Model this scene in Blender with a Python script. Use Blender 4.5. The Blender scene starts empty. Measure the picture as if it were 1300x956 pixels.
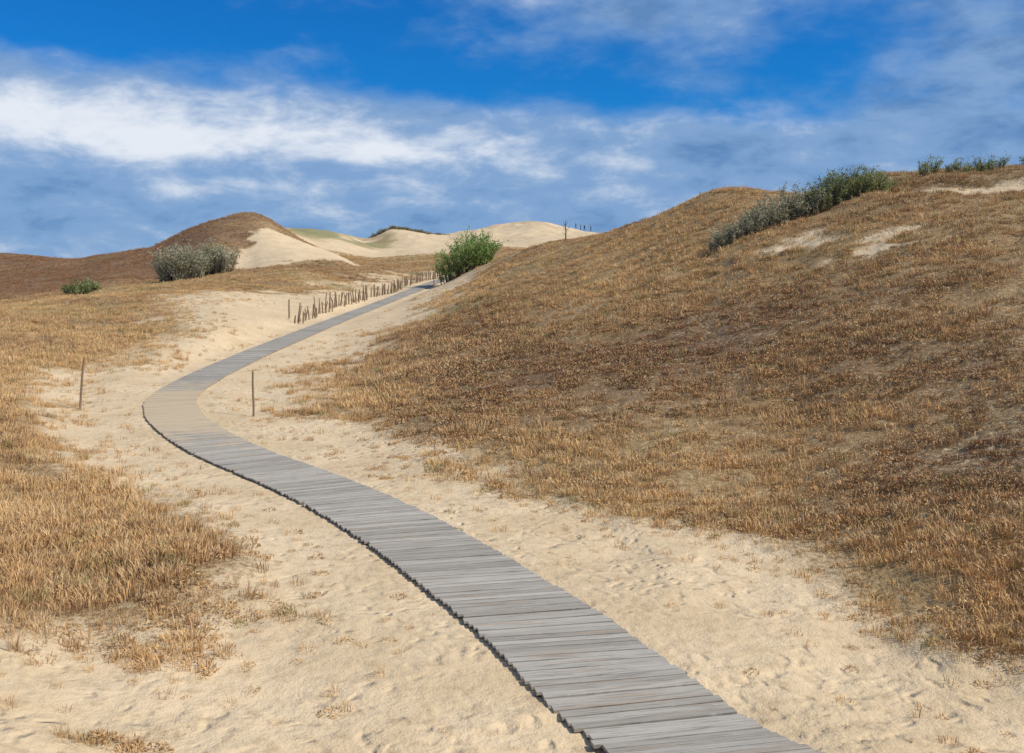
import bpy, math, random
import numpy as np
from mathutils import Vector
rng = np.random.default_rng(7); random.seed(7)
EYE = 4.0      # eye level above the boardwalk in the hollow (metres)
F = 1300.0; HOR = 340.0
scene = bpy.context.scene
scene.view_settings.view_transform = 'Standard'
scene.view_settings.look = 'None'
scene.view_settings.exposure = 0

# ------------------------------------------------------------ terrain control points (image pixel coordinates, estimated depth)
S = []
def add(px, lst):
    for py, d in lst: S.append(((px-650)/F, d, (HOR-py)/F*d))
path_s = [(892,956,8.1),(771,866,9.45),(694,800,10.8),(612,742,12.4),(535,690,14.3),(456,645,16.5),(381,611,18.6),
          (295,577,21.4),(246,550,24.2),(219,524,27.6),(228,498,32.2),(300,460,42),(400,418,61),(480,387,84),(560,356,116),(596,350,130)]
for p in path_s: add(p[0], [(p[1],p[2])])
add(420,[(480,35),(455,44)]); add(450,[(500,32),(470,38)])
add(520,[(600,19.2),(540,25),(500,29.5),(460,37),(420,50),(395,70),(375,92)])
add(600,[(640,16.8),(560,22.5),(500,28.5),(440,38),(400,50),(370,68),(350,90),(337,108),(345,135)])
add(650,[(322,97),(335,125)])
add(700,[(655,16.2),(580,20.5),(500,27),(430,36),(370,50),(330,68),(307,86),(330,125)])
add(800,[(668,15.5),(600,19),(520,24),(440,32),(370,43),(320,56),(288,74),(310,100)])
add(850,[(272,68)])
add(900,[(700,14),(620,17.5),(540,22),(460,28),(380,37),(320,46),(280,53),(248,62),(275,80),(310,110)])
add(950,[(244,61)])
add(1000,[(866,9.4),(745,12.4),(650,16),(560,20),(470,25.5),(390,32),(330,39),(290,44),(262,52),(250,60),(280,85)])
add(1100,[(790,11.2),(680,14.2),(580,17.8),(480,22.5),(390,29),(320,36),(270,42),(243,48),(228,54),(260,80)])
add(1200,[(830,10.2),(700,13),(600,16),(500,20),(400,26),(310,34),(255,41),(226,47),(218,52),(260,80)])
add(1300,[(870,9.4),(740,11.6),(620,14.5),(500,18.5),(400,24),(300,33),(245,40),(219,46),(215,52),(260,80)])
add(1450,[(900,8.8),(760,10.8),(620,13.8),(500,17.5),(380,24),(290,33),(225,44),(212,52),(260,80)])
add(1700,[(900,8.8),(620,13.5),(420,21),(280,35),(212,50),(260,85)])
add(850,[(760,11.8)])
# behind the big hill
for px in (800,1000,1200,1450,1700): S.append(((px-650)/F,150,1.0))
# far dunes
add(345,[(295,235)]); add(400,[(292,230)]); add(430,[(297,230)]); add(457,[(306,232)])
add(472,[(305,262)]); add(492,[(293,262)]); add(530,[(294,262)]); add(565,[(300,262)]); add(600,[(293,280)])
add(640,[(288,282)]); add(680,[(284,282)]); add(715,[(290,282)]); add(745,[(297,282)]); add(770,[(299,282)]); add(800,[(308,285)]); add(950,[(320,285)])
add(400,[(318,180)]); add(460,[(338,145),(322,195)]); add(450,[(340,130)]); add(500,[(330,170),(316,215)]); add(520,[(345,135)])
add(560,[(335,150),(315,210)]); add(640,[(318,170),(303,230)]); add(700,[(325,160),(303,225)])
# left peak and flank
add(332,[(279,150)]); add(318,[(276,150)]); add(300,[(279,150)]); add(270,[(285,150)]); add(240,[(295,150)]); add(213,[(310,150)]); add(195,[(319,151)]); add(170,[(322,155)]); add(130,[(326,160)])
add(50,[(331,165),(352,140),(376,110)]); add(0,[(323,190),(345,155)]); add(-120,[(318,190),(345,150)]); add(-350,[(315,190),(345,150)])
add(350,[(297,142)]); add(390,[(312,140)]); add(430,[(325,139)]); add(462,[(337,138)])
add(300,[(332,125)]); add(340,[(331,122)]); add(400,[(336,122)]); add(250,[(341,120)]); add(310,[(305,138)]); add(345,[(315,132)])
add(300,[(300,190)]); add(200,[(325,200)]); add(100,[(335,210)])
add(280,[(358,100),(380,72),(402,58),(432,47)]); add(200,[(345,130),(362,100),(372,80),(400,60),(440,44),(470,37)])
add(100,[(345,140),(375,105),(383,75),(410,56),(450,42),(480,35.5),(520,28.3),(570,21.5),(650,15.8),(760,11.7),(860,9.4)])
add(350,[(375,85),(397,68)]); add(430,[(366,100),(378,85)])
add(0,[(392,95),(388,75),(410,54),(450,40),(500,29),(560,21.5),(640,15.8),(740,11.8),(860,9)])
add(200,[(620,18),(700,13.7),(800,10.7),(866,9.4)]); add(300,[(680,14.6),(760,11.9),(866,9.5)])
add(450,[(760,11.8),(866,9.5)]); add(600,[(866,9.5)])
add(-150,[(392,95),(388,75),(410,54),(450,40),(520,26),(640,15.5),(800,10)]); add(-400,[(388,75),(430,42),(520,24),(640,15),(800,10)])
for px in range(-500,1901,200):
    S.append(((px-650)/F,430,-1.0)); S.append(((px-650)/F,1000,-6.0))
S = np.array(S)
KU = 6.0; CC = 0.10
PU = S[:,0]*KU; PV = np.log(S[:,1]); PZ = S[:,2]
D = np.sqrt((PU[:,None]-PU[None])**2+(PV[:,None]-PV[None])**2+CC*CC)
n = len(PU)
A = np.zeros((n+3,n+3)); A[:n,:n] = D + np.eye(n)*-0.002
A[:n,n]=1; A[:n,n+1]=PU; A[:n,n+2]=PV; A[n,:n]=1; A[n+1,:n]=PU; A[n+2,:n]=PV
W_ = np.linalg.solve(A, np.concatenate([PZ,[0,0,0]]))
def base_h(X,Y):
    X=np.asarray(X,float).ravel(); Y=np.asarray(Y,float).ravel()
    Yc=np.clip(Y,7.5,1000); u=np.clip(X/Yc,-0.85,0.85)*KU; v=np.log(Yc)
    out=np.empty(len(u))
    for i in range(0,len(u),20000):
        a=u[i:i+20000]; b=v[i:i+20000]
        K=np.sqrt((a[:,None]-PU)**2+(b[:,None]-PV)**2+CC*CC)
        out[i:i+20000]=K@W_[:n]+W_[n]+W_[n+1]*a+W_[n+2]*b
    t=np.clip((Y-1)/7,0,1); s=t*t*(3-2*t)
    return out*s+(-1.75)*(1-s)

_T = rng.random((512,512))
def vn(x,y,sc,seed=0):
    x=np.asarray(x)/sc+seed*37.31; y=np.asarray(y)/sc+seed*91.7
    xi=np.floor(x).astype(int); yi=np.floor(y).astype(int); fx=x-xi; fy=y-yi
    fx=fx*fx*(3-2*fx); fy=fy*fy*(3-2*fy)
    g=lambda i,j:_T[i%512,j%512]
    return (g(xi,yi)*(1-fx)+g(xi+1,yi)*fx)*(1-fy)+(g(xi,yi+1)*(1-fx)+g(xi+1,yi+1)*fx)*fy
def fbm(x,y,sc,o=4,seed=0):
    r=0;a=1;t=0
    for k in range(o):
        r=r+a*vn(x,y,sc/2**k,seed+k); t+=a; a*=0.55
    return r/t

# ------------------------------------------------------------ boardwalk centre line
P = [((p[0]-650)/F*p[2], p[2], (HOR-p[1])/F*p[2]) for p in path_s]
P = [(4.2,1.0,-1.75),(2.75,5.0,-3.1)] + P
P = np.array([P[0]]+P+[P[-1]])
cl=[]
for i in range(1,len(P)-2):
    p0,p1,p2,p3=P[i-1],P[i],P[i+1],P[i+2]
    for t in np.linspace(0,1,40,endpoint=False):
        cl.append(0.5*((2*p1)+(-p0+p2)*t+(2*p0-5*p1+4*p2-p3)*t*t+(-p0+3*p1-3*p2+p3)*t**3))
cl=np.array(cl)
for _ in range(40): cl[1:-1,:]=(cl[:-2]+cl[1:-1]*2+cl[2:])/4
seg=np.linalg.norm(np.diff(cl,axis=0),axis=1); cum=np.concatenate([[0],np.cumsum(seg)])
def resample(step):
    s=np.arange(0,cum[-1],step)
    return np.stack([np.interp(s,cum,cl[:,k]) for k in range(3)],1)
CS=resample(0.4)
def path_near(X,Y):
    X=X.ravel();Y=Y.ravel(); dist=np.full(len(X),99.0); z=np.zeros(len(X))
    m=np.where((Y>-4)&(Y<140)&(X>-20)&(X<10))[0]
    for i in range(0,len(m),20000):
        k=m[i:i+20000]
        d2=(X[k][:,None]-CS[:,0])**2+(Y[k][:,None]-CS[:,1])**2
        j=d2.argmin(1); dist[k]=np.sqrt(d2[np.arange(len(k)),j]); z[k]=CS[j,2]
    return dist,z

# ------------------------------------------------------------ sand / grass zones, in plan
def hit(px,py):
    d=np.geomspace(6.5,420,900); X=(px-650)/F*d; zr=(HOR-py)/F*d
    h=base_h(X,d); k=np.where(zr<=h)[0]
    if len(k)==0: k=[899]
    k=k[0]; return (X[k],d[k])
def poly(pts): return np.array([hit(*p) if len(p)==2 else p[:2] for p in pts])
sand_main = poly([(1420,930),(1300,856),(1200,818),(1100,776),(1000,730),(900,692),(800,664),(720,654),(640,638),(560,608),(480,573),
   (440,546),(350,528),(335,510),(350,493),(420,452),(500,405),(545,377),(578,358),(564,348),(480,368),(400,385),(345,378),(280,395),
   (285,425),(240,448),(170,468),(110,478),(72,512),(110,548),(165,598),(230,640),(288,690),(300,735),(282,790),(220,816),(120,818),(0,812),(-150,825),(-9,5,0),(-9,0,0),(12,0,0),(9.5,6,0)])
sand_face = poly([(336,290),(300,318),(285,340),(345,340),(462,340),(430,324),(390,311)])
sand_ledge= poly([(925,332),(965,313),(1040,298),(1150,291),(1155,311),(1060,323),(960,336)])
sand_scarp= poly([(1130,240),(1200,230),(1310,228),(1310,239),(1220,240),(1150,248)])
sand_mid  = poly([(250,432),(300,392),(345,378),(270,372),(190,380),(230,398),(240,420)])
sand_left = poly([(60,470),(90,450),(160,440),(240,440),(200,465),(100,478),(60,510),(30,500)])
sand_corner=poly([(-100,870),(-100,820),(0,808),(250,812),(300,760),(370,790),(370,950),(-100,950)])
def sdist(X,Y,pg):
    X=X.ravel();Y=Y.ravel(); out=np.full(len(X),999.0)
    x0,y0=pg.min(0)-15; x1,y1=pg.max(0)+15
    m=np.where((X>x0)&(X<x1)&(Y>y0)&(Y<y1))[0]
    if len(m)==0: return out
    x=X[m];y=Y[m]; best=np.full(len(m),1e9); c=np.zeros(len(m),bool)
    for i in range(len(pg)):
        a=pg[i];b=pg[(i+1)%len(pg)]; ab=b-a; L=ab@ab+1e-12
        t=np.clip(((x-a[0])*ab[0]+(y-a[1])*ab[1])/L,0,1)
        best=np.minimum(best,(x-a[0]-t*ab[0])**2+(y-a[1]-t*ab[1])**2)
        cond=((a[1]>y)!=(b[1]>y)); 
        xx=a[0]+(y-a[1])/(ab[1] if abs(ab[1])>1e-9 else 1e-9)*ab[0]
        c^=(cond&(x<xx))
    out[m]=np.where(c,-1,1)*np.sqrt(best); return out
def blob(X,Y,cx,cy,rx,ry): return np.exp(-(((X-cx)/rx)**2+((Y-cy)/ry)**2))
DK=[hit(1180,510)+(4.5,6,.42),hit(1270,600)+(2.5,3,.35),hit(720,430)+(6,8,.33),hit(620,400)+(4,14,.25),hit(960,450)+(5,6,.3),hit(560,490)+(2.5,5,.3),hit(1220,350)+(6,6,.15)]  # darker reddish grass on the right hill, with cloud shade painted into the tint
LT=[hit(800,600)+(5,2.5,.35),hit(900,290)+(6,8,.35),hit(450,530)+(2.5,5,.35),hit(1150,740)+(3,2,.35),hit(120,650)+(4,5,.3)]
def zones(X,Y):
    X=X.ravel();Y=Y.ravel()
    w=np.clip(Y/20,0.7,4)
    n1=fbm(X,Y,2.0,5,3)-0.5; n2=fbm(X,Y,9,3,11)-0.5
    sd=sdist(X,Y,sand_main)
    g=np.clip((sd/w+3.4*n1+1.0*n2+0.3)/2.1,0,1)
    for pg,ww,am in ((sand_face,1.6,1),(sand_ledge,1.3,.82),(sand_scarp,.8,.9),(sand_mid,3.0,.7),(sand_left,3.0,.6)):
        s=sdist(X,Y,pg); k=np.clip((-s/ww+(5.0 if am==.82 else 3.4)*n1+.25),0,1)*am; g=g*(1-k)
    g=np.maximum(g,0.5*np.clip(-sdist(X,Y,sand_corner)+.5,0,1)*np.clip((fbm(X,Y,1.2,3,25)-.42)*6,0,1))
    g=g*(0.70+0.30*np.clip((fbm(X,Y,4,4,21)-0.38)*6,0,1))
    far=np.clip((Y-172)/22,0,1)*np.clip((X+75)/15,0,1)
    gf=np.clip((fbm(X,Y,20,5,31)-0.52)*6,0,1)*0.42
    topg=np.clip(1.4*blob(X,Y,-44,222,16,20),0,1)*np.clip((fbm(X,Y,9,4,35)-.3)*5,.3,1)*.95
    g=g*(1-far)+far*np.clip(gf+topg,0,1)
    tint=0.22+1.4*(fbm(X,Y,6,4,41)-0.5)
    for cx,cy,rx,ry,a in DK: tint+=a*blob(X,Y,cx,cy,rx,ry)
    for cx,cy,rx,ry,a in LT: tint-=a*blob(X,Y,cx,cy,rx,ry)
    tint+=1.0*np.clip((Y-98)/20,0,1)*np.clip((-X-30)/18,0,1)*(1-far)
    green=0.04+0.5*np.clip((fbm(X,Y,6,3,51)-0.55)*4,0,1)*np.clip((Y-30)/30,0.15,1)
    green=np.clip(green*(1-np.clip((tint-.7)*2,0,1))+0.85*topg+0.25*far,0,1)
    return g,np.clip(tint,0,1.15),green
def height(X,Y,g=None):
    X=np.asarray(X,float).ravel();Y=np.asarray(Y,float).ravel()
    if g is None: g=zones(X,Y)[0]
    z=base_h(X,Y); dp,zp=path_near(X,Y)
    k=np.clip((dp-0.85)/2.2,0,1); k=k*k*(3-2*k)
    nz=(fbm(X,Y,3.2,3,61)-.5)*(0.14+0.38*g)+(vn(X,Y,0.55,71)-.5)*(0.04+0.07*g)+(vn(X,Y,0.28,75)-.5)*0.030
    nz+= (fbm(X,Y,16,3,81)-.5)*np.clip((Y-40)/60,0,1)*1.1
    nz+= (fbm(X,Y,11,4,85)-.5)*np.clip((Y-180)/50,0,1)*2.4
    sb=np.clip(1-sdist(X,Y,sand_scarp)/1.0,0,1)
    return z*k+np.where(k<1,zp-0.005,0)*(1-k)+nz*(0.10+0.90*k) + g*0.05 - sb*0.35 + EYE
def H1(x,y): return float(height(np.array([x]),np.array([y]))[0])

# ------------------------------------------------------------ node helpers
class NT:
    def __init__(s,t): s.t=t; s.n=t.nodes; s.l=t.links
    def new(s,k,**kw):
        nd=s.n.new(k)
        for a,b in kw.items(): setattr(nd,a,b)
        return nd
    def _in(s,sock,v):
        if isinstance(v,bpy.types.NodeSocket): s.l.new(v,sock)
        else: sock.default_value=v
    def m(s,op,a,b=None,c=None,clamp=False):
        nd=s.new('ShaderNodeMath',operation=op); nd.use_clamp=clamp
        s._in(nd.inputs[0],a)
        if b is not None: s._in(nd.inputs[1],b)
        if c is not None: s._in(nd.inputs[2],c)
        return nd.outputs[0]
    def mix(s,f,a,b,bt='MIX'):
        nd=s.new('ShaderNodeMix',data_type='RGBA',blend_type=bt)
        def col(v): return v if isinstance(v,bpy.types.NodeSocket) else (*v,1.0)[:4]
        s._in(nd.inputs[0],f); s._in(nd.inputs[6],col(a)); s._in(nd.inputs[7],col(b)); return nd.outputs[2]
    def noise(s,vec,sc,det=4,rough=.55,dist=0.0):
        nd=s.new('ShaderNodeTexNoise'); 
        if vec is not None: s.l.new(vec,nd.inputs['Vector'])
        nd.inputs['Scale'].default_value=sc; nd.inputs['Detail'].default_value=det
        nd.inputs['Roughness'].default_value=rough; nd.inputs['Distortion'].default_value=dist; return nd.outputs['Fac']
    def ss(s,x,a,b,inv=False):
        nd=s.new('ShaderNodeMapRange',interpolation_type='SMOOTHSTEP'); s._in(nd.inputs[0],x)
        nd.inputs[1].default_value=a; nd.inputs[2].default_value=b
        nd.inputs[3].default_value=1 if inv else 0; nd.inputs[4].default_value=0 if inv else 1; return nd.outputs[0]
    def attr(s,name,typ='GEOMETRY'):
        nd=s.new('ShaderNodeAttribute',attribute_type=typ); nd.attribute_name=name; return nd.outputs['Fac']
    def scalev(s,vec,v):
        nd=s.new('ShaderNodeVectorMath',operation='MULTIPLY'); s.l.new(vec,nd.inputs[0]); nd.inputs[1].default_value=v; return nd.outputs[0]
def material(name):
    m=bpy.data.materials.new(name); m.use_nodes=True; t=NT(m.node_tree)
    b=m.node_tree.nodes['Principled BSDF']; b.inputs['Roughness'].default_value=.9
    b.inputs['Specular IOR Level'].default_value=.15
    return m,t,b
def bump(t,b,h,dist,strength=1.0):
    nd=t.new('ShaderNodeBump'); nd.inputs['Distance'].default_value=dist; nd.inputs['Strength'].default_value=strength
    t.l.new(h,nd.inputs['Height']); t.l.new(nd.outputs[0],b.inputs['Normal']); return nd

# ------------------------------------------------------------ ground material
mg,t,b=material('dune_ground')
pos=t.new('ShaderNodeNewGeometry').outputs['Position']
g=t.attr('grass'); ti=t.attr('tint'); gr=t.attr('green')
nA=t.noise(pos,0.5,5); nB=t.noise(pos,5,4,.65); nC=t.noise(pos,45,3,.7)
sand=t.mix(t.ss(nA,.35,.65),(.72,.555,.345),(.63,.475,.28))
sand=t.mix(t.ss(nB,.45,.75),sand,(.53,.39,.225))
sand=t.mix(t.m('MULTIPLY',t.ss(nC,.58,.72),.5),sand,(.37,.265,.155))
n1=t.noise(pos,2.4,5,.7); n2=t.noise(pos,11,4,.75)
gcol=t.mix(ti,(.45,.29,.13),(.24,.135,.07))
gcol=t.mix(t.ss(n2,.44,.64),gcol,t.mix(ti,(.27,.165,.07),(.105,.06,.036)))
vor=t.new('ShaderNodeTexVoronoi'); t.l.new(pos,vor.inputs['Vector']); vor.inputs['Scale'].default_value=4.5
lich=t.m('MULTIPLY',t.ss(t.m('ADD',vor.outputs['Distance'],t.m('MULTIPLY',n2,.25)),.30,.50,True),t.ss(n1,.37,.54))
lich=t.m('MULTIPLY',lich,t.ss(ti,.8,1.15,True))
gcol=t.mix(t.m('MULTIPLY',lich,.8),gcol,(.54,.42,.235))
gcol=t.mix(t.m('MULTIPLY',gr,.8),gcol,(.27,.27,.12))
gm=t.m('ADD',g,t.m('MULTIPLY',t.m('SUBTRACT',n2,.5),1.3))
gm=t.m('MULTIPLY',t.ss(gm,.25,.75),.95)
t.l.new(t.mix(gm,sand,gcol),b.inputs['Base Color'])
# footprints and ripples
def dimples(scale,wobs,lo_,hi_):
    v2=t.new('ShaderNodeTexVoronoi',feature='SMOOTH_F1')
    wob=t.new('ShaderNodeVectorMath',operation='ADD'); nz=t.new('ShaderNodeTexNoise'); nz.inputs['Scale'].default_value=1.7; t.l.new(pos,nz.inputs['Vector'])
    wv=t.new('ShaderNodeVectorMath',operation='SCALE'); t.l.new(nz.outputs['Color'],wv.inputs[0]); wv.inputs['Scale'].default_value=wobs
    t.l.new(pos,wob.inputs[0]); t.l.new(wv.outputs[0],wob.inputs[1]); t.l.new(wob.outputs[0],v2.inputs['Vector'])
    v2.inputs['Scale'].default_value=scale; v2.inputs['Smoothness'].default_value=.7
    return t.ss(v2.outputs['Distance'],lo_,hi_)
trod=t.ss(t.noise(pos,.45,3),.36,.62)
hh=t.m('ADD',t.m('MULTIPLY',t.m('MULTIPLY',dimples(4.2,.9,.0,.5),trod),.85),t.m('MULTIPLY',nB,1.05))
hh=t.m('ADD',hh,t.m('MULTIPLY',nC,.22))
hh=t.m('ADD',hh,t.m('MULTIPLY',t.m('MULTIPLY',n2,g),2.4))
bump(t,b,hh,0.052,.9)

# ------------------------------------------------------------ ground sheet
rowsL=np.concatenate([np.linspace(math.log(5),math.log(160),640,endpoint=False),np.linspace(math.log(160),math.log(450),200,endpoint=False),np.linspace(math.log(450),math.log(9000),50)])
Yr=np.exp(rowsL)-8; tt=np.linspace(-1,1,700); sc=1.2*(0.5*tt+0.5*tt**3)
YY,SS=np.meshgrid(Yr,sc,indexing='ij'); XX=SS*(YY+8)
gx,gt,gg=zones(XX,YY); ZZ=height(XX,YY,gx)
nr,nc=YY.shape
me=bpy.data.meshes.new('sand_dunes'); nv=nr*nc
me.vertices.add(nv); me.vertices.foreach_set('co',np.stack([XX.ravel(),YY.ravel(),ZZ],1).ravel())
I=(np.arange(nr-1)[:,None]*nc+np.arange(nc-1)[None]).ravel()
fc=np.stack([I,I+1,I+nc+1,I+nc],1).astype(np.int32)
me.loops.add(fc.size); me.loops.foreach_set('vertex_index',fc.ravel())
me.polygons.add(len(fc)); me.polygons.foreach_set('loop_start',np.arange(len(fc),dtype=np.int32)*4)
me.polygons.foreach_set('use_smooth',np.ones(len(fc),bool))
me.update(calc_edges=True)
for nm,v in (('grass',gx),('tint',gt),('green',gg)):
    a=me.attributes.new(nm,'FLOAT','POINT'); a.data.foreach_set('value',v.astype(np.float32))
me.materials.append(mg)
ob=bpy.data.objects.new('sand_dunes_ground',me); scene.collection.objects.link(ob)

# ------------------------------------------------------------ grass tufts
mgr=bpy.data.materials.new('dry_grass_blades'); mgr.use_nodes=True; t=NT(mgr.node_tree); t.n.remove(t.n['Principled BSDF'])
pos=t.new('ShaderNodeNewGeometry').outputs['Position']
ti=t.attr('tint','INSTANCER'); gr=t.attr('green','INSTANCER'); rd=t.attr('rnd','INSTANCER')
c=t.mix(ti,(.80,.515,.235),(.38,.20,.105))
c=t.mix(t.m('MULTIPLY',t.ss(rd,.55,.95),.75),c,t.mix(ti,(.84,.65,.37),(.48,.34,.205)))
c=t.mix(gr,c,(.27,.30,.10))
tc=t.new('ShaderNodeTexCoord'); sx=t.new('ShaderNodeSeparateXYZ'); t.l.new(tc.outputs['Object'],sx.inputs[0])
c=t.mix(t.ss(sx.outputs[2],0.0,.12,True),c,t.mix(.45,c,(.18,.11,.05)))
c=t.mix(1.0,c,t.mix(t.noise(pos,1.2,3),(.68,.66,.64),(1.3,1.3,1.3)),'MULTIPLY')
df=t.new('ShaderNodeBsdfDiffuse'); t.l.new(c,df.inputs[0]); t.l.new(df.outputs[0],t.n['Material Output'].inputs['Surface'])

tcol=bpy.data.collections.new('grass_tuft_kinds')
def make_mesh(name,V,Fa,mat,attrs=None,smooth=False):
    m=bpy.data.meshes.new(name); m.from_pydata(V,[],Fa); m.update()
    for mm in (mat if isinstance(mat,list) else [mat]): m.materials.append(mm)
    if attrs:
        for k,v in attrs.items():
            a=m.attributes.new(k,'FLOAT','POINT'); a.data.foreach_set('value',np.array(v,np.float32))
    return m
def tuft(i,nb,R,h,w,droop,seed):
    r=random.Random(seed); V=[];Fa=[]
    for k in range(nb):
        a=r.uniform(0,6.283); q=R*math.sqrt(r.random()); x,y=q*math.cos(a),q*math.sin(a)
        la=a+r.uniform(-.9,.9); L=h*r.uniform(.45,1.15); lean=r.uniform(.05,.6)*droop+.1
        o=r.uniform(0,3.14); dx,dy=math.cos(o)*w/2,math.sin(o)*w/2
        lx,ly=math.cos(la)*L*lean+L*.08,math.sin(la)*L*lean
        b0=len(V)
        V+= [(x-dx,y-dy,-.05),(x+dx,y+dy,-.05),(x+lx*.35+dx,y+ly*.35+dy,L*.55),(x+lx*.35-dx,y+ly*.35-dy,L*.55),(x+lx,y+ly,L*(1-.25*lean))]
        Fa+= [(b0,b0+1,b0+2,b0+3),(b0+3,b0+2,b0+4)]
    o_=bpy.data.objects.new('tuft_%d'%i,make_mesh('tuft_%d'%i,V,Fa,mgr)); tcol.objects.link(o_)
def scrub(i,nl,R,h,s,seed):
    r=random.Random(seed); V=[];Fa=[]
    for k in range(nl):
        a=r.uniform(0,6.283); q=R*math.sqrt(r.random()); z=h*(1-(q/R)**2*.7)*r.uniform(.1,1)
        c=Vector((q*math.cos(a),q*math.sin(a),z)); u=Vector((r.gauss(0,1),r.gauss(0,1),r.gauss(0,1.3))).normalized()
        v=u.cross(Vector((r.gauss(0,1),r.gauss(0,1),r.gauss(0,1)))).normalized()
        L=s*r.uniform(.7,1.6); w=s*.32; b0=len(V)
        V+=[tuple(c-u*L),tuple(c+v*w),tuple(c+u*L),tuple(c-v*w)]; Fa.append((b0,b0+1,b0+2,b0+3))
    o_=bpy.data.objects.new('tuft_%d'%i,make_mesh('tuft_%d'%i,V,Fa,mgr)); tcol.objects.link(o_)
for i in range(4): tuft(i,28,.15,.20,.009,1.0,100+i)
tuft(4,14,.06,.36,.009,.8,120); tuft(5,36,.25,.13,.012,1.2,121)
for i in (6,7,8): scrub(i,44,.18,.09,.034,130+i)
# sample points in plan
N=320000
lo,hi=7.2,185.0; pw=1.22
u=rng.random(N); e=2-pw; Yp=(lo**e+u*(hi**e-lo**e))**(1/e); Xp=(rng.random(N)*2-1)*0.60*(Yp+2.5)
g0,t0,gr0=zones(Xp,Yp); dp,_=path_near(Xp,Yp)
cl1=fbm(Xp,Yp,0.8,2,91); sdm=sdist(Xp,Yp,sand_main)
prob=np.clip(g0,0,1)**1.25*np.clip(.50+(cl1-.45)*3.4,.10,1.0)+(0.003+0.05*np.exp(-np.abs(sdm)/1.2))*(Yp<60)
keep=(rng.random(N)<prob)&(dp>1.0)
Xp,Yp,t0,gr0,g0=Xp[keep],Yp[keep],t0[keep],gr0[keep],g0[keep]; n_=len(Xp); print('TUFTS',n_)
Zp=height(Xp,Yp)-0.01
hilly=np.clip(t0*.9+.2,0,.8)*(Xp>-4)+.15
kind=np.where(rng.random(n_)<hilly,6+rng.integers(0,3,n_),rng.integers(0,6,n_)); 
kind=np.where((kind==4)&(rng.random(n_)<.6),5,kind)
scl=(0.5+0.7*rng.random(n_))*np.clip((Yp/14),.85,2.6)**.36*(0.6+.4*g0)
scl=np.where(Xp>0,scl*.84,scl)
m=bpy.data.meshes.new('dry_grass'); m.vertices.add(n_); m.vertices.foreach_set('co',np.stack([Xp,Yp,Zp],1).ravel()); m.update()
def at(nm,v,ty='FLOAT'):
    a=m.attributes.new(nm,ty,'POINT')
    a.data.foreach_set('vector' if ty=='FLOAT_VECTOR' else 'value',v.ravel())
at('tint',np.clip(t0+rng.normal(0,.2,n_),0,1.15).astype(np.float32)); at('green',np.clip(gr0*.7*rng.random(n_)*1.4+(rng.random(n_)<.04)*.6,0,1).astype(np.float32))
at('rnd',rng.random(n_).astype(np.float32)); at('kind',kind.astype(np.int32),'INT'); at('scl',scl.astype(np.float32))
rot=np.stack([rng.normal(0,.1,n_),rng.normal(0,.1,n_),rng.random(n_)*6.283],1).astype(np.float32); at('rot',rot,'FLOAT_VECTOR')
gob=bpy.data.objects.new('dry_grass',m); scene.collection.objects.link(gob)
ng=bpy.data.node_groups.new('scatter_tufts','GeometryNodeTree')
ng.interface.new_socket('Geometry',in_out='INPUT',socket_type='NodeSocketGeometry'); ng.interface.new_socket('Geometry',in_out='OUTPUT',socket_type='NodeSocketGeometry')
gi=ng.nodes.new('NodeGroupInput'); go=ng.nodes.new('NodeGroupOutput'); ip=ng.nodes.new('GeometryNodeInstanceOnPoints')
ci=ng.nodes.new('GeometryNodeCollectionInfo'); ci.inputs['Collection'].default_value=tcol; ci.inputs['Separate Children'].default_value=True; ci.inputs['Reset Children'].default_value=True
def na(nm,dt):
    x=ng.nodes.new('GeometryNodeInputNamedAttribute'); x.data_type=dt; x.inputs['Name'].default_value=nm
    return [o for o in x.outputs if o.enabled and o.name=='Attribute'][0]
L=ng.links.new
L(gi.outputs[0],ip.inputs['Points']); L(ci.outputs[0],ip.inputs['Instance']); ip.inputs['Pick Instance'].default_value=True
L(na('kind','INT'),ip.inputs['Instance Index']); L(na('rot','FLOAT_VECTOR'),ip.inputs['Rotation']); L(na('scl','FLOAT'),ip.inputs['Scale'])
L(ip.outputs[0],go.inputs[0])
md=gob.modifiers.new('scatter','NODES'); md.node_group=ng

# ------------------------------------------------------------ boardwalk
mw,t,b=material('weathered_planks')
uv=t.new('ShaderNodeUVMap'); uv.uv_map='UVMap'
rd=t.attr('rnd'); du=t.attr('dust'); pos=t.new('ShaderNodeNewGeometry').outputs['Position']
gn=t.noise(t.scalev(uv.outputs[0],(1.8,52,1)),1.0,5,.7,.3)
c=t.mix(rd,(.335,.305,.25),(.49,.45,.375))
c=t.mix(t.m('MULTIPLY',t.ss(t.noise(t.scalev(uv.outputs[0],(.8,9,1)),1.0,3),.50,.75),.8),c,(.38,.29,.20))
c=t.mix(t.m('MULTIPLY',t.ss(gn,.47,.66),.68),c,(.14,.118,.095))
c=t.mix(t.m('MULTIPLY',t.ss(t.noise(t.scalev(uv.outputs[0],(6,30,1)),1.0,3,.7),.62,.7),.5),c,(.62,.58,.5))
dn=t.m('ADD',du,t.m('MULTIPLY',t.m('SUBTRACT',t.noise(pos,2.2,5,.7),.5),1.3))
c=t.mix(t.m('MULTIPLY',t.ss(dn,.25,.8),.85),c,(.58,.45,.28))
t.l.new(c,b.inputs['Base Color']); bump(t,b,gn,.007,.8)
V=[];Fa=[];UV=[];R=[];DU=[]
st=0.115; s=st*.5; Wd=1.43
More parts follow.
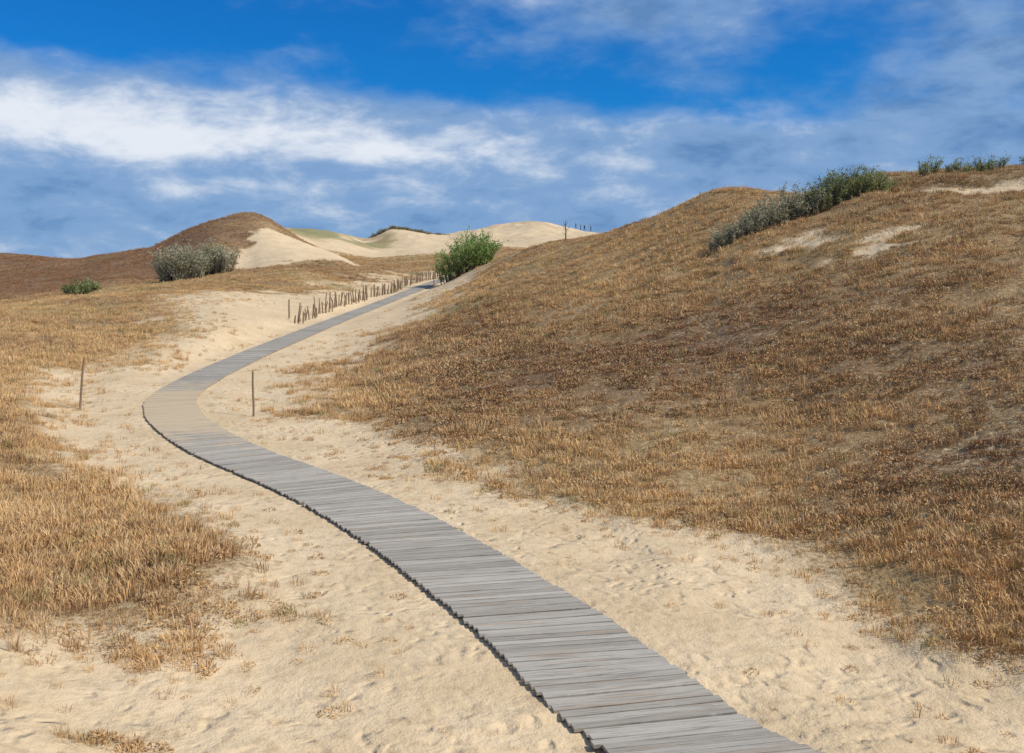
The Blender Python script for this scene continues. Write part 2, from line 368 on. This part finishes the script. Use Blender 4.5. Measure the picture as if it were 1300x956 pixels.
while s<cum[-1]-.3:
    c0=np.array([np.interp(s,cum,cl[:,k]) for k in range(3)]); c1=np.array([np.interp(s+.3,cum,cl[:,k]) for k in range(3)]); cm=np.array([np.interp(s-.3,cum,cl[:,k]) for k in range(3)])
    tg=c1-cm; tg/=np.linalg.norm(tg); th=math.atan2(-tg[0],tg[1])
    sk=th*0.5*max(0,min(1,(21-c0[1])/8)) if abs(th)<1.2 else 0
    ang=th-sk+random.gauss(0,.004); pd=np.array([math.cos(ang),math.sin(ang),0])
    hw=Wd/2/max(.6,math.cos(sk)); a_=hw+random.uniform(-.016,.018)-(.03 if random.random()<.05 else 0); b_=hw+random.uniform(-.016,.018)
    hwid=(st*.5-.0050)*math.cos(sk)-random.uniform(0,.002); z=c0[2]+EYE+.048+random.gauss(0,.0025); tilt=random.gauss(0,.0025)
    cr=np.array([-pd[1],pd[0],0]); cr[2]=tg[2]
    r=random.random(); r=r if random.random()<.88 else random.choice([-.25,1.1]); u0=random.uniform(0,50); v0=random.uniform(0,50); b0=len(V)
    dust=.85*math.exp(-((c0[1]-28.5)/5.5)**2)+.12+random.uniform(-.12,.12)
    for zz in (0,-.03):
        for (la,cw) in ((-a_,-hwid),(b_,-hwid),(b_,hwid),(-a_,hwid)):
            p=c0+pd*la+cr*cw; V.append((p[0],p[1],z+cr[2]*cw+zz+tilt*(1 if la>0 else -1))); UV.append((u0+la,v0+cw)); R.append(r); DU.append(dust)
    Fa+=[(b0,b0+1,b0+2,b0+3),(b0+7,b0+6,b0+5,b0+4),(b0,b0+4,b0+5,b0+1),(b0+1,b0+5,b0+6,b0+2),(b0+2,b0+6,b0+7,b0+3),(b0+3,b0+7,b0+4,b0)]
    s+=st
m=make_mesh('boardwalk_planks',V,Fa,mw,{'rnd':R,'dust':DU})
ul=m.uv_layers.new(name='UVMap'); UVa=np.array(UV); li=np.empty(len(m.loops),np.int32); m.loops.foreach_get('vertex_index',li); ul.data.foreach_set('uv',UVa[li].astype(np.float32).ravel())
root=bpy.data.objects.new('wooden_boardwalk',None); scene.collection.objects.link(root)
o=bpy.data.objects.new('planks',m); scene.collection.objects.link(o); o.parent=root
mdk,t,b=material('old_timber')
pos=t.new('ShaderNodeNewGeometry').outputs['Position']
t.l.new(t.mix(t.noise(t.scalev(pos,(14,14,3)),1.5,4),(.09,.065,.045),(.24,.18,.12)),b.inputs['Base Color'])
cs=resample(.5)
for q,off in enumerate((-.6,0,.6)):
    V=[];Fa=[]
    for i in range(len(cs)):
        a=cs[max(0,i-1)];b2=cs[min(len(cs)-1,i+1)]; d=b2-a; d/=np.linalg.norm(d); nn=np.array([d[1],-d[0],0]); nn/=np.linalg.norm(nn)
        for (w,zz) in ((-.04,.013),(.04,.013),(.04,-.08),(-.04,-.08)):
            p=cs[i]+nn*(off+w); V.append((p[0],p[1],p[2]+EYE+zz))
        if i: 
            k=4*i
            for j in range(4): Fa.append((k-4+j,k-4+(j+1)%4,k+(j+1)%4,k+j))
    o=bpy.data.objects.new('bearer_%d'%(q+1),make_mesh('bearer',V,Fa,mdk)); scene.collection.objects.link(o); o.parent=root

# ------------------------------------------------------------ tubes
def tube(V,Fa,pts,rad,sides=5,cap=True):
    b0=len(V)
    for i,p in enumerate(pts):
        p=Vector(p); d=(Vector(pts[min(i+1,len(pts)-1)])-Vector(pts[max(i-1,0)])).normalized()
        u=d.orthogonal().normalized(); v=d.cross(u)
        for k in range(sides):
            a=6.28318*k/sides; V.append(tuple(p+(u*math.cos(a)+v*math.sin(a))*rad[i]))
        if i:
            c=b0+i*sides
            for k in range(sides): Fa.append((c-sides+k,c-sides+(k+1)%sides,c+(k+1)%sides,c+k))
    if cap: Fa.append(tuple(b0+(len(pts)-1)*sides+k for k in range(sides)))
mp,t,b=material('pale_stake_wood')
pos=t.new('ShaderNodeNewGeometry').outputs['Position']
t.l.new(t.mix(t.noise(t.scalev(pos,(20,20,3)),1.5,4),(.17,.11,.065),(.38,.28,.18)),b.inputs['Base Color'])
def pole(px,py,d,h,r,lean,name='marker_post'):
    x,y=(px-650)/F*d,d; z=H1(x,y); V=[];Fa=[]
    pts=[(x+lean*h*k+ .006*math.sin(k*7),y,z-.3*(k==0)+h*k) for k in (0,.25,.5,.75,.97,1)]
    tube(V,Fa,pts,[r*1.1,r*1.05,r,r*.95,r*.9,r*.6],8)
    o=bpy.data.objects.new(name,make_mesh(name,V,Fa,mp)); scene.collection.objects.link(o)
pole(322,528,27.3,1.22,.028,-.02); pole(101,520,28.4,1.42,.032,.09)
pole(367,409,66,1.25,.05,0.0); pole(551,370,96,1.3,.05,0)
# stake fence
V=[];Fa=[]
cs=resample(.1); sel=[i for i in range(len(cs)) if 64<cs[i][1]<126]
for i in sel[::4]:
    if random.random()<.08: continue
    c=cs[i]; d=cs[min(i+1,len(cs)-1)]-cs[i-1]; d/=np.linalg.norm(d); nn=np.array([-d[1],d[0]]); off=1.9+random.gauss(0,.15)
    jx=random.gauss(0,.12)
    x,y=c[0]+nn[0]*off+jx,c[1]+nn[1]*off+jx; z=H1(x,y); h=random.choice([.5,.8,1.0,1.05,1.15])*random.uniform(.8,1.1); lx,ly=random.gauss(0,.08),random.gauss(0,.08); r=random.uniform(.035,.06)
    tube(V,Fa,[(x,y,z-.2),(x+lx*.5,y+ly*.5,z+h*.5),(x+lx,y+ly,z+h)],[r*1.1,r,r*.85],6)
o=bpy.data.objects.new('stake_fence',make_mesh('stake_fence',V,Fa,mp)); scene.collection.objects.link(o)

# ------------------------------------------------------------ shrubs
def leafmat(name,c1,c2,c3):
    m,t,b=material(name); rd=t.attr('rnd')
    c=t.mix(t.ss(rd,0,.55),c1,c2); c=t.mix(t.ss(rd,.6,1),c,c3); t.l.new(c,b.inputs['Base Color']); b.inputs['Roughness'].default_value=.6
    tr=t.new('ShaderNodeBsdfTranslucent'); t.l.new(c,tr.inputs[0]); mx=t.new('ShaderNodeMixShader'); mx.inputs[0].default_value=.35
    t.l.new(b.outputs[0],mx.inputs[1]); t.l.new(tr.outputs[0],mx.inputs[2]); t.l.new(mx.outputs[0],t.n['Material Output'].inputs['Surface']); return m
mL1=leafmat('bright_leaves',(.17,.27,.06),(.34,.46,.13),(.52,.60,.24))
mL2=leafmat('grey_willow_leaves',(.28,.27,.16),(.50,.47,.29),(.68,.62,.44))
mL3=leafmat('olive_leaves',(.15,.18,.06),(.31,.34,.13),(.50,.50,.25))
mL4=leafmat('dune_scrub_leaves',(.20,.17,.08),(.30,.26,.13),(.40,.35,.19))
def shrub(name,cx,cy,rx,ry,h,nst,nlf,leaf,mat,seed,var=(.5,1.18)):
    r=random.Random(seed); V=[];Fa=[];R=[]; bx=[];by=[]
    for k in range(nst):
        a=r.uniform(0,6.283); q=math.sqrt(r.random())*.85; bx.append(cx+rx*q*math.cos(a)); by.append(cy+ry*q*math.sin(a))
    bz=height(np.array(bx),np.array(by)); tw=[]
    for k in range(nst):
        fx,fy=(bx[k]-cx)/rx,(by[k]-cy)/ry; q=min(1,math.hypot(fx,fy))
        hh=h*(1-.55*q*q)*r.uniform(*var)
        ox,oy=fx*.45*hh+r.gauss(0,.13)*hh,fy*.45*hh+r.gauss(0,.13)*hh
        pts=[(bx[k]+ox*t_*t_,by[k]+oy*t_*t_,bz[k]-.1+hh*t_) for t_ in (0,.35,.7,1)]
        tube(V,Fa,pts,[.03*h**.5,.022*h**.5,.014*h**.5,.005],3,False); cl_=r.random()
        for w in range(6):
            t_=r.uniform(.12,.95); p=Vector((bx[k]+ox*t_*t_,by[k]+oy*t_*t_,bz[k]+hh*t_)); L_=hh*r.uniform(.12,.32)
            dd=Vector((r.gauss(0,1),r.gauss(0,1),r.uniform(.2,1.3))).normalized(); tube(V,Fa,[tuple(p),tuple(p+dd*L_)],[.008,.003],3,False)
            tw.append((p,dd,L_,min(1,max(0,cl_*.7+r.uniform(0,.3)))))
        tw.append((Vector(pts[2]),(Vector(pts[3])-Vector(pts[2])).normalized(),hh*.33,cl_))
    R=[0.1]*len(V); nf=len(Fa)
    for k in range(nlf):
        p,dd,L_,c_=tw[r.randrange(len(tw))]; s_=r.uniform(0,1.1)
        c=p+dd*L_*s_+Vector((r.gauss(0,1),r.gauss(0,1),r.gauss(0,1)))*leaf*1.1
        u=(dd+Vector((r.gauss(0,.6),r.gauss(0,.6),r.gauss(0,.6)))).normalized(); v=u.cross(Vector((r.gauss(0,1),r.gauss(0,1),r.gauss(0,1)))).normalized()
        l=leaf*r.uniform(.6,1.3); w=l*.36; b0=len(V)
        V+=[tuple(c-u*l),tuple(c+v*w),tuple(c+u*l),tuple(c-v*w)]; Fa.append((b0,b0+1,b0+2,b0+3)); q=min(1,max(0,c_+r.gauss(0,.18))); R+=[q]*4
    m=make_mesh(name,V,Fa,[mdk,mat],{'rnd':R}); mi=np.zeros(len(Fa),np.int32); mi[nf:]=1; m.polygons.foreach_set('material_index',mi)
    o=bpy.data.objects.new(name,m); scene.collection.objects.link(o)
def at_px(px,d): return ((px-650)/F*d,d)
x,y=at_px(593,104); shrub('green_willow_shrub',x,y,3.1,2.0,3.8,120,12000,.12,mL1,1,(.75,1.08))
x,y=at_px(232,112); shrub('grey_willow_shrub',x,y,2.7,2.2,4.1,100,9000,.12,mL2,2,(.65,1.1))
x,y=at_px(274,116); shrub('grey_willow_shrub',x,y,2.4,1.7,3.8,80,7000,.12,mL2,3,(.65,1.1))
for i,(px,d,rx,h,nl,mt) in enumerate([(920,45,.7,.9,2800,mL2),(948,45,.9,1.3,4400,mL2),(985,45.5,1.1,1.5,5000,mL2),(1022,46,1.0,1.35,4600,mL2),(1050,46,.9,1.7,5000,mL3),(1080,46.5,1.0,1.4,5000,mL3),(1112,47,.8,1.0,3600,mL3)]):
    x,y=at_px(px,d); shrub('willow_shrub',x,y,rx,.9,h,50,nl,.05,mt,10+i)
for i,(px,d,rx,h,nl) in enumerate([(1178,50,.5,1.1,1300),(1215,50,.5,.85,1000),(1240,50,.6,.8,1300),(1262,50,.5,.9,1000),(1310,50,.6,.7,1000)]):
    x,y=at_px(px,d); shrub('crest_shrub',x,y,rx,.5,h,20,nl,.045,mL3,30+i)
x,y=at_px(103,104); shrub('low_shrub',x,y,1.9,1.5,1.3,50,3500,.11,mL3,40)
for i,(px,d,rx,h) in enumerate([(480,259,2.5,1.5),(493,261,2.2,1.2),(512,259,3,.6),(535,260,3.4,.8),(556,258,3,.7)]):
    x,y=at_px(px,d); shrub('dune_scrub',x,y,rx,1.2,h,50,1800,.15,mL4,50+i)

# dead tree on the ridge
x,y=at_px(718,85); z=H1(x,y); V=[];Fa=[]
tube(V,Fa,[(x,y,z-.2),(x+.03,y,z+.7),(x-.02,y,z+1.3),(x+.05,y,z+1.75)],[.06,.05,.035,.012],6)
for (h0,dx,dz,dy) in ((.7,.35,.5,.1),(.9,-.4,.45,-.1),(1.2,.22,.4,.1),(1.1,-.2,.5,.1),(.45,-.3,.2,0)):
    tube(V,Fa,[(x,y,z+h0),(x+dx*.6,y+dy,z+h0+dz*.5),(x+dx,y+dy,z+h0+dz)],[.03,.02,.007],5)
o=bpy.data.objects.new('dead_tree',make_mesh('dead_tree',V,Fa,mdk)); scene.collection.objects.link(o)

# ------------------------------------------------------------ distant walkers on the dune crest
def cloth(name,c):
    m,t,b=material(name); pos=t.new('ShaderNodeTexCoord').outputs['Object']
    sx=t.new('ShaderNodeSeparateXYZ'); t.l.new(pos,sx.inputs[0])
    cc=t.mix(t.ss(sx.outputs[2],.93,.95),(.04,.045,.06),c); cc=t.mix(t.ss(sx.outputs[2],1.44,1.46),cc,(.45,.28,.2)); cc=t.mix(t.ss(sx.outputs[2],1.63,1.65),cc,(.05,.03,.02))
    t.l.new(cc,b.inputs['Base Color']); return m
def person(px,face,col,stride,h=1.0):
    ds=np.linspace(245,300,120); hx=height((px-650)/F*ds,ds); d=float(ds[np.argmax((hx-EYE)/ds)])
    x,y=at_px(px,d); z=H1(x,y)
    J={'pel':(0,0,.95,.13),'bel':(0,0,1.1,.12),'che':(0,.0,1.32,.15),'nek':(0,0,1.47,.055),'hd0':(0,.01,1.55,.08),'hd1':(0,.01,1.65,.095),'hd2':(0,0,1.73,.06),
       'ls':(-.19,0,1.4,.06),'le':(-.25,-.04*stride,1.13,.045),'lw':(-.24,.12*stride,.9,.032),'lh':(-.24,.15*stride,.82,.035),
       'rs':(.19,0,1.4,.06),'re':(.25,-.02,1.13,.045),'rw':(.24,-.12*stride,.9,.032),'rh':(.24,-.14*stride,.82,.035),
       'lhip':(-.1,0,.88,.09),'lk':(-.11,-.1*stride,.5,.062),'la':(-.11,-.3*stride,.09,.042),'lf':(-.12,-.16*stride+.12,.03,.035),
       'rhip':(.1,0,.88,.09),'rk':(.11,.14*stride,.5,.062),'ra':(.11,.18*stride,.09,.042),'rf':(.12,.3*stride+.14,.03,.035)}
    E=[('pel','bel'),('bel','che'),('che','nek'),('nek','hd0'),('hd0','hd1'),('hd1','hd2'),('che','ls'),('ls','le'),('le','lw'),('lw','lh'),('che','rs'),('rs','re'),('re','rw'),('rw','rh'),
       ('pel','lhip'),('lhip','lk'),('lk','la'),('la','lf'),('pel','rhip'),('rhip','rk'),('rk','ra'),('ra','rf')]
    ks=list(J); m=bpy.data.meshes.new('person'); m.from_pydata([J[k][:3] for k in ks],[(ks.index(a),ks.index(b)) for a,b in E],[]); m.materials.append(col)
    o=bpy.data.objects.new('person',m); scene.collection.objects.link(o)
    sk=o.modifiers.new('skin','SKIN')
    for i,k in enumerate(ks): m.skin_vertices[0].data[i].radius=(J[k][3],J[k][3]*.85)
    m.skin_vertices[0].data[0].use_root=True
    o.modifiers.new('sub','SUBSURF').levels=1; o.modifiers['sub'].render_levels=1
    o.location=(x,y,z); o.rotation_euler=(0,0,face); o.scale=(h,h,h)
cols=[cloth('blue_jacket',(.05,.09,.22)),cloth('dark_jacket',(.04,.04,.045)),cloth('red_jacket',(.30,.05,.04)),cloth('grey_jacket',(.15,.15,.16))]
for (px,f,s_,h_,k) in ((731,1.2,.9,1.0,1),(737,1.4,.3,.95,0),(742,-1.0,.7,1.02,1),(750,1.1,1,.97,3)): person(px,f,cols[k],s_,h_)

# ------------------------------------------------------------ sky
SUN=Vector((0.68,-0.20,0.74)).normalized(); el=math.asin(SUN.z); azr=math.atan2(SUN.x,SUN.y)
w=bpy.data.worlds.new('World'); scene.world=w; w.use_nodes=True; t=NT(w.node_tree); bg=t.n['Background']
sky=t.new('ShaderNodeTexSky'); sky.sky_type='NISHITA'; sky.sun_disc=False; sky.sun_elevation=el; sky.sun_rotation=azr
sky.air_density=1.0; sky.dust_density=.3; sky.ozone_density=2.0
dr=t.new('ShaderNodeTexCoord').outputs['Generated']; sx=t.new('ShaderNodeSeparateXYZ'); t.l.new(dr,sx.inputs[0])
az=t.m('ARCTAN2',sx.outputs[0],sx.outputs[1]); ev=sx.outputs[2]
cb=t.new('ShaderNodeCombineXYZ'); t.l.new(az,cb.inputs[0]); t.l.new(ev,cb.inputs[1]); ae=cb.outputs[0]
def gs(px,py,sa,se,amp):
    a0=math.atan((px-650)/F); e0=(HOR-py)/F*math.cos(a0)
    p=t.m('POWER',t.m('ABSOLUTE',t.m('DIVIDE',t.m('SUBTRACT',az,a0),sa)),2.0); q=t.m('POWER',t.m('ABSOLUTE',t.m('DIVIDE',t.m('SUBTRACT',ev,e0),se)),2.0)
    return t.m('MULTIPLY',t.m('EXPONENT',t.m('MULTIPLY',t.m('ADD',p,q),-1.0)),amp)
def su(*a):
    r=a[0]
    for k in a[1:]: r=t.m('ADD',r,k)
    return r
nz1=t.noise(t.scalev(ae,(4.5,10,1)),1.8,9,.58,.1)
nz2=t.noise(t.scalev(ae,(5.0,12,1)),2.6,10,.61,.2)
nz3=t.noise(t.scalev(ae,(3,8,1)),1.9,3,.5)
band=t.ss(t.m('ADD',ev,t.m('MULTIPLY',az,.07)),.118,.18,True)
fillCl=t.ss(ev,.33,.6)  # unseen clouds above the view, added to whiten the blue sky fill light
cov=su(t.m('MULTIPLY',band,1.3),gs(800,15,.16,.055,.80),gs(1290,110,.17,.09,.95),gs(400,-5,.14,.018,.45),gs(280,82,.1,.015,.3),t.m('MULTIPLY',fillCl,.45),t.m('MULTIPLY',t.m('SUBTRACT',nz1,.5),1.8))
M=t.ss(cov,.10,.98)
Lt=su(.08,gs(60,145,.20,.036,.66),gs(330,180,.17,.022,.52),gs(510,197,.10,.010,.45),gs(760,160,.35,.022,.25),gs(390,236,.10,.012,.38),gs(540,258,.05,.008,.28),gs(240,240,.06,.011,.28),gs(720,210,.12,.016,.25),gs(860,255,.2,.02,.18),gs(800,20,.2,.06,.0),gs(1200,110,.2,.08,-.2),t.m('MULTIPLY',fillCl,.5),t.m('MULTIPLY',t.m('SUBTRACT',nz2,.5),2.1),t.m('MULTIPLY',t.m('SUBTRACT',nz3,.5),.8))
K=10.0
ccol=t.mix(t.ss(Lt,-.45,.15),tuple(K*v for v in (.12,.25,.49)),tuple(K*v for v in (.23,.38,.63)))
ccol=t.mix(t.ss(Lt,.12,1.05),ccol,tuple(K*v for v in (.82,.86,.92)))
skyc=t.mix(1.0,sky.outputs[0],(.05,.52,1.10),'MULTIPLY')
t.l.new(t.mix(t.m('MULTIPLY',M,.95),skyc,ccol),bg.inputs['Color']); bg.inputs['Strength'].default_value=.1
w.cycles.sampling_method='MANUAL'; w.cycles.sample_map_resolution=512
sl=bpy.data.lights.new('sun','SUN'); sl.energy=4.25; sl.angle=math.radians(.5); sl.color=(1,.94,.83)
so=bpy.data.objects.new('sun',sl); so.rotation_euler=SUN.to_track_quat('Z','Y').to_euler(); scene.collection.objects.link(so)

cam=bpy.data.cameras.new('camera'); cam.sensor_width=36; cam.lens=36*F/1300; cam.shift_y=-(478-HOR)/1300; cam.clip_end=20000; cam.clip_start=.1
co=bpy.data.objects.new('camera',cam); co.location=(0,0,EYE); co.rotation_euler=(math.radians(90),0,0); scene.collection.objects.link(co); scene.camera=co
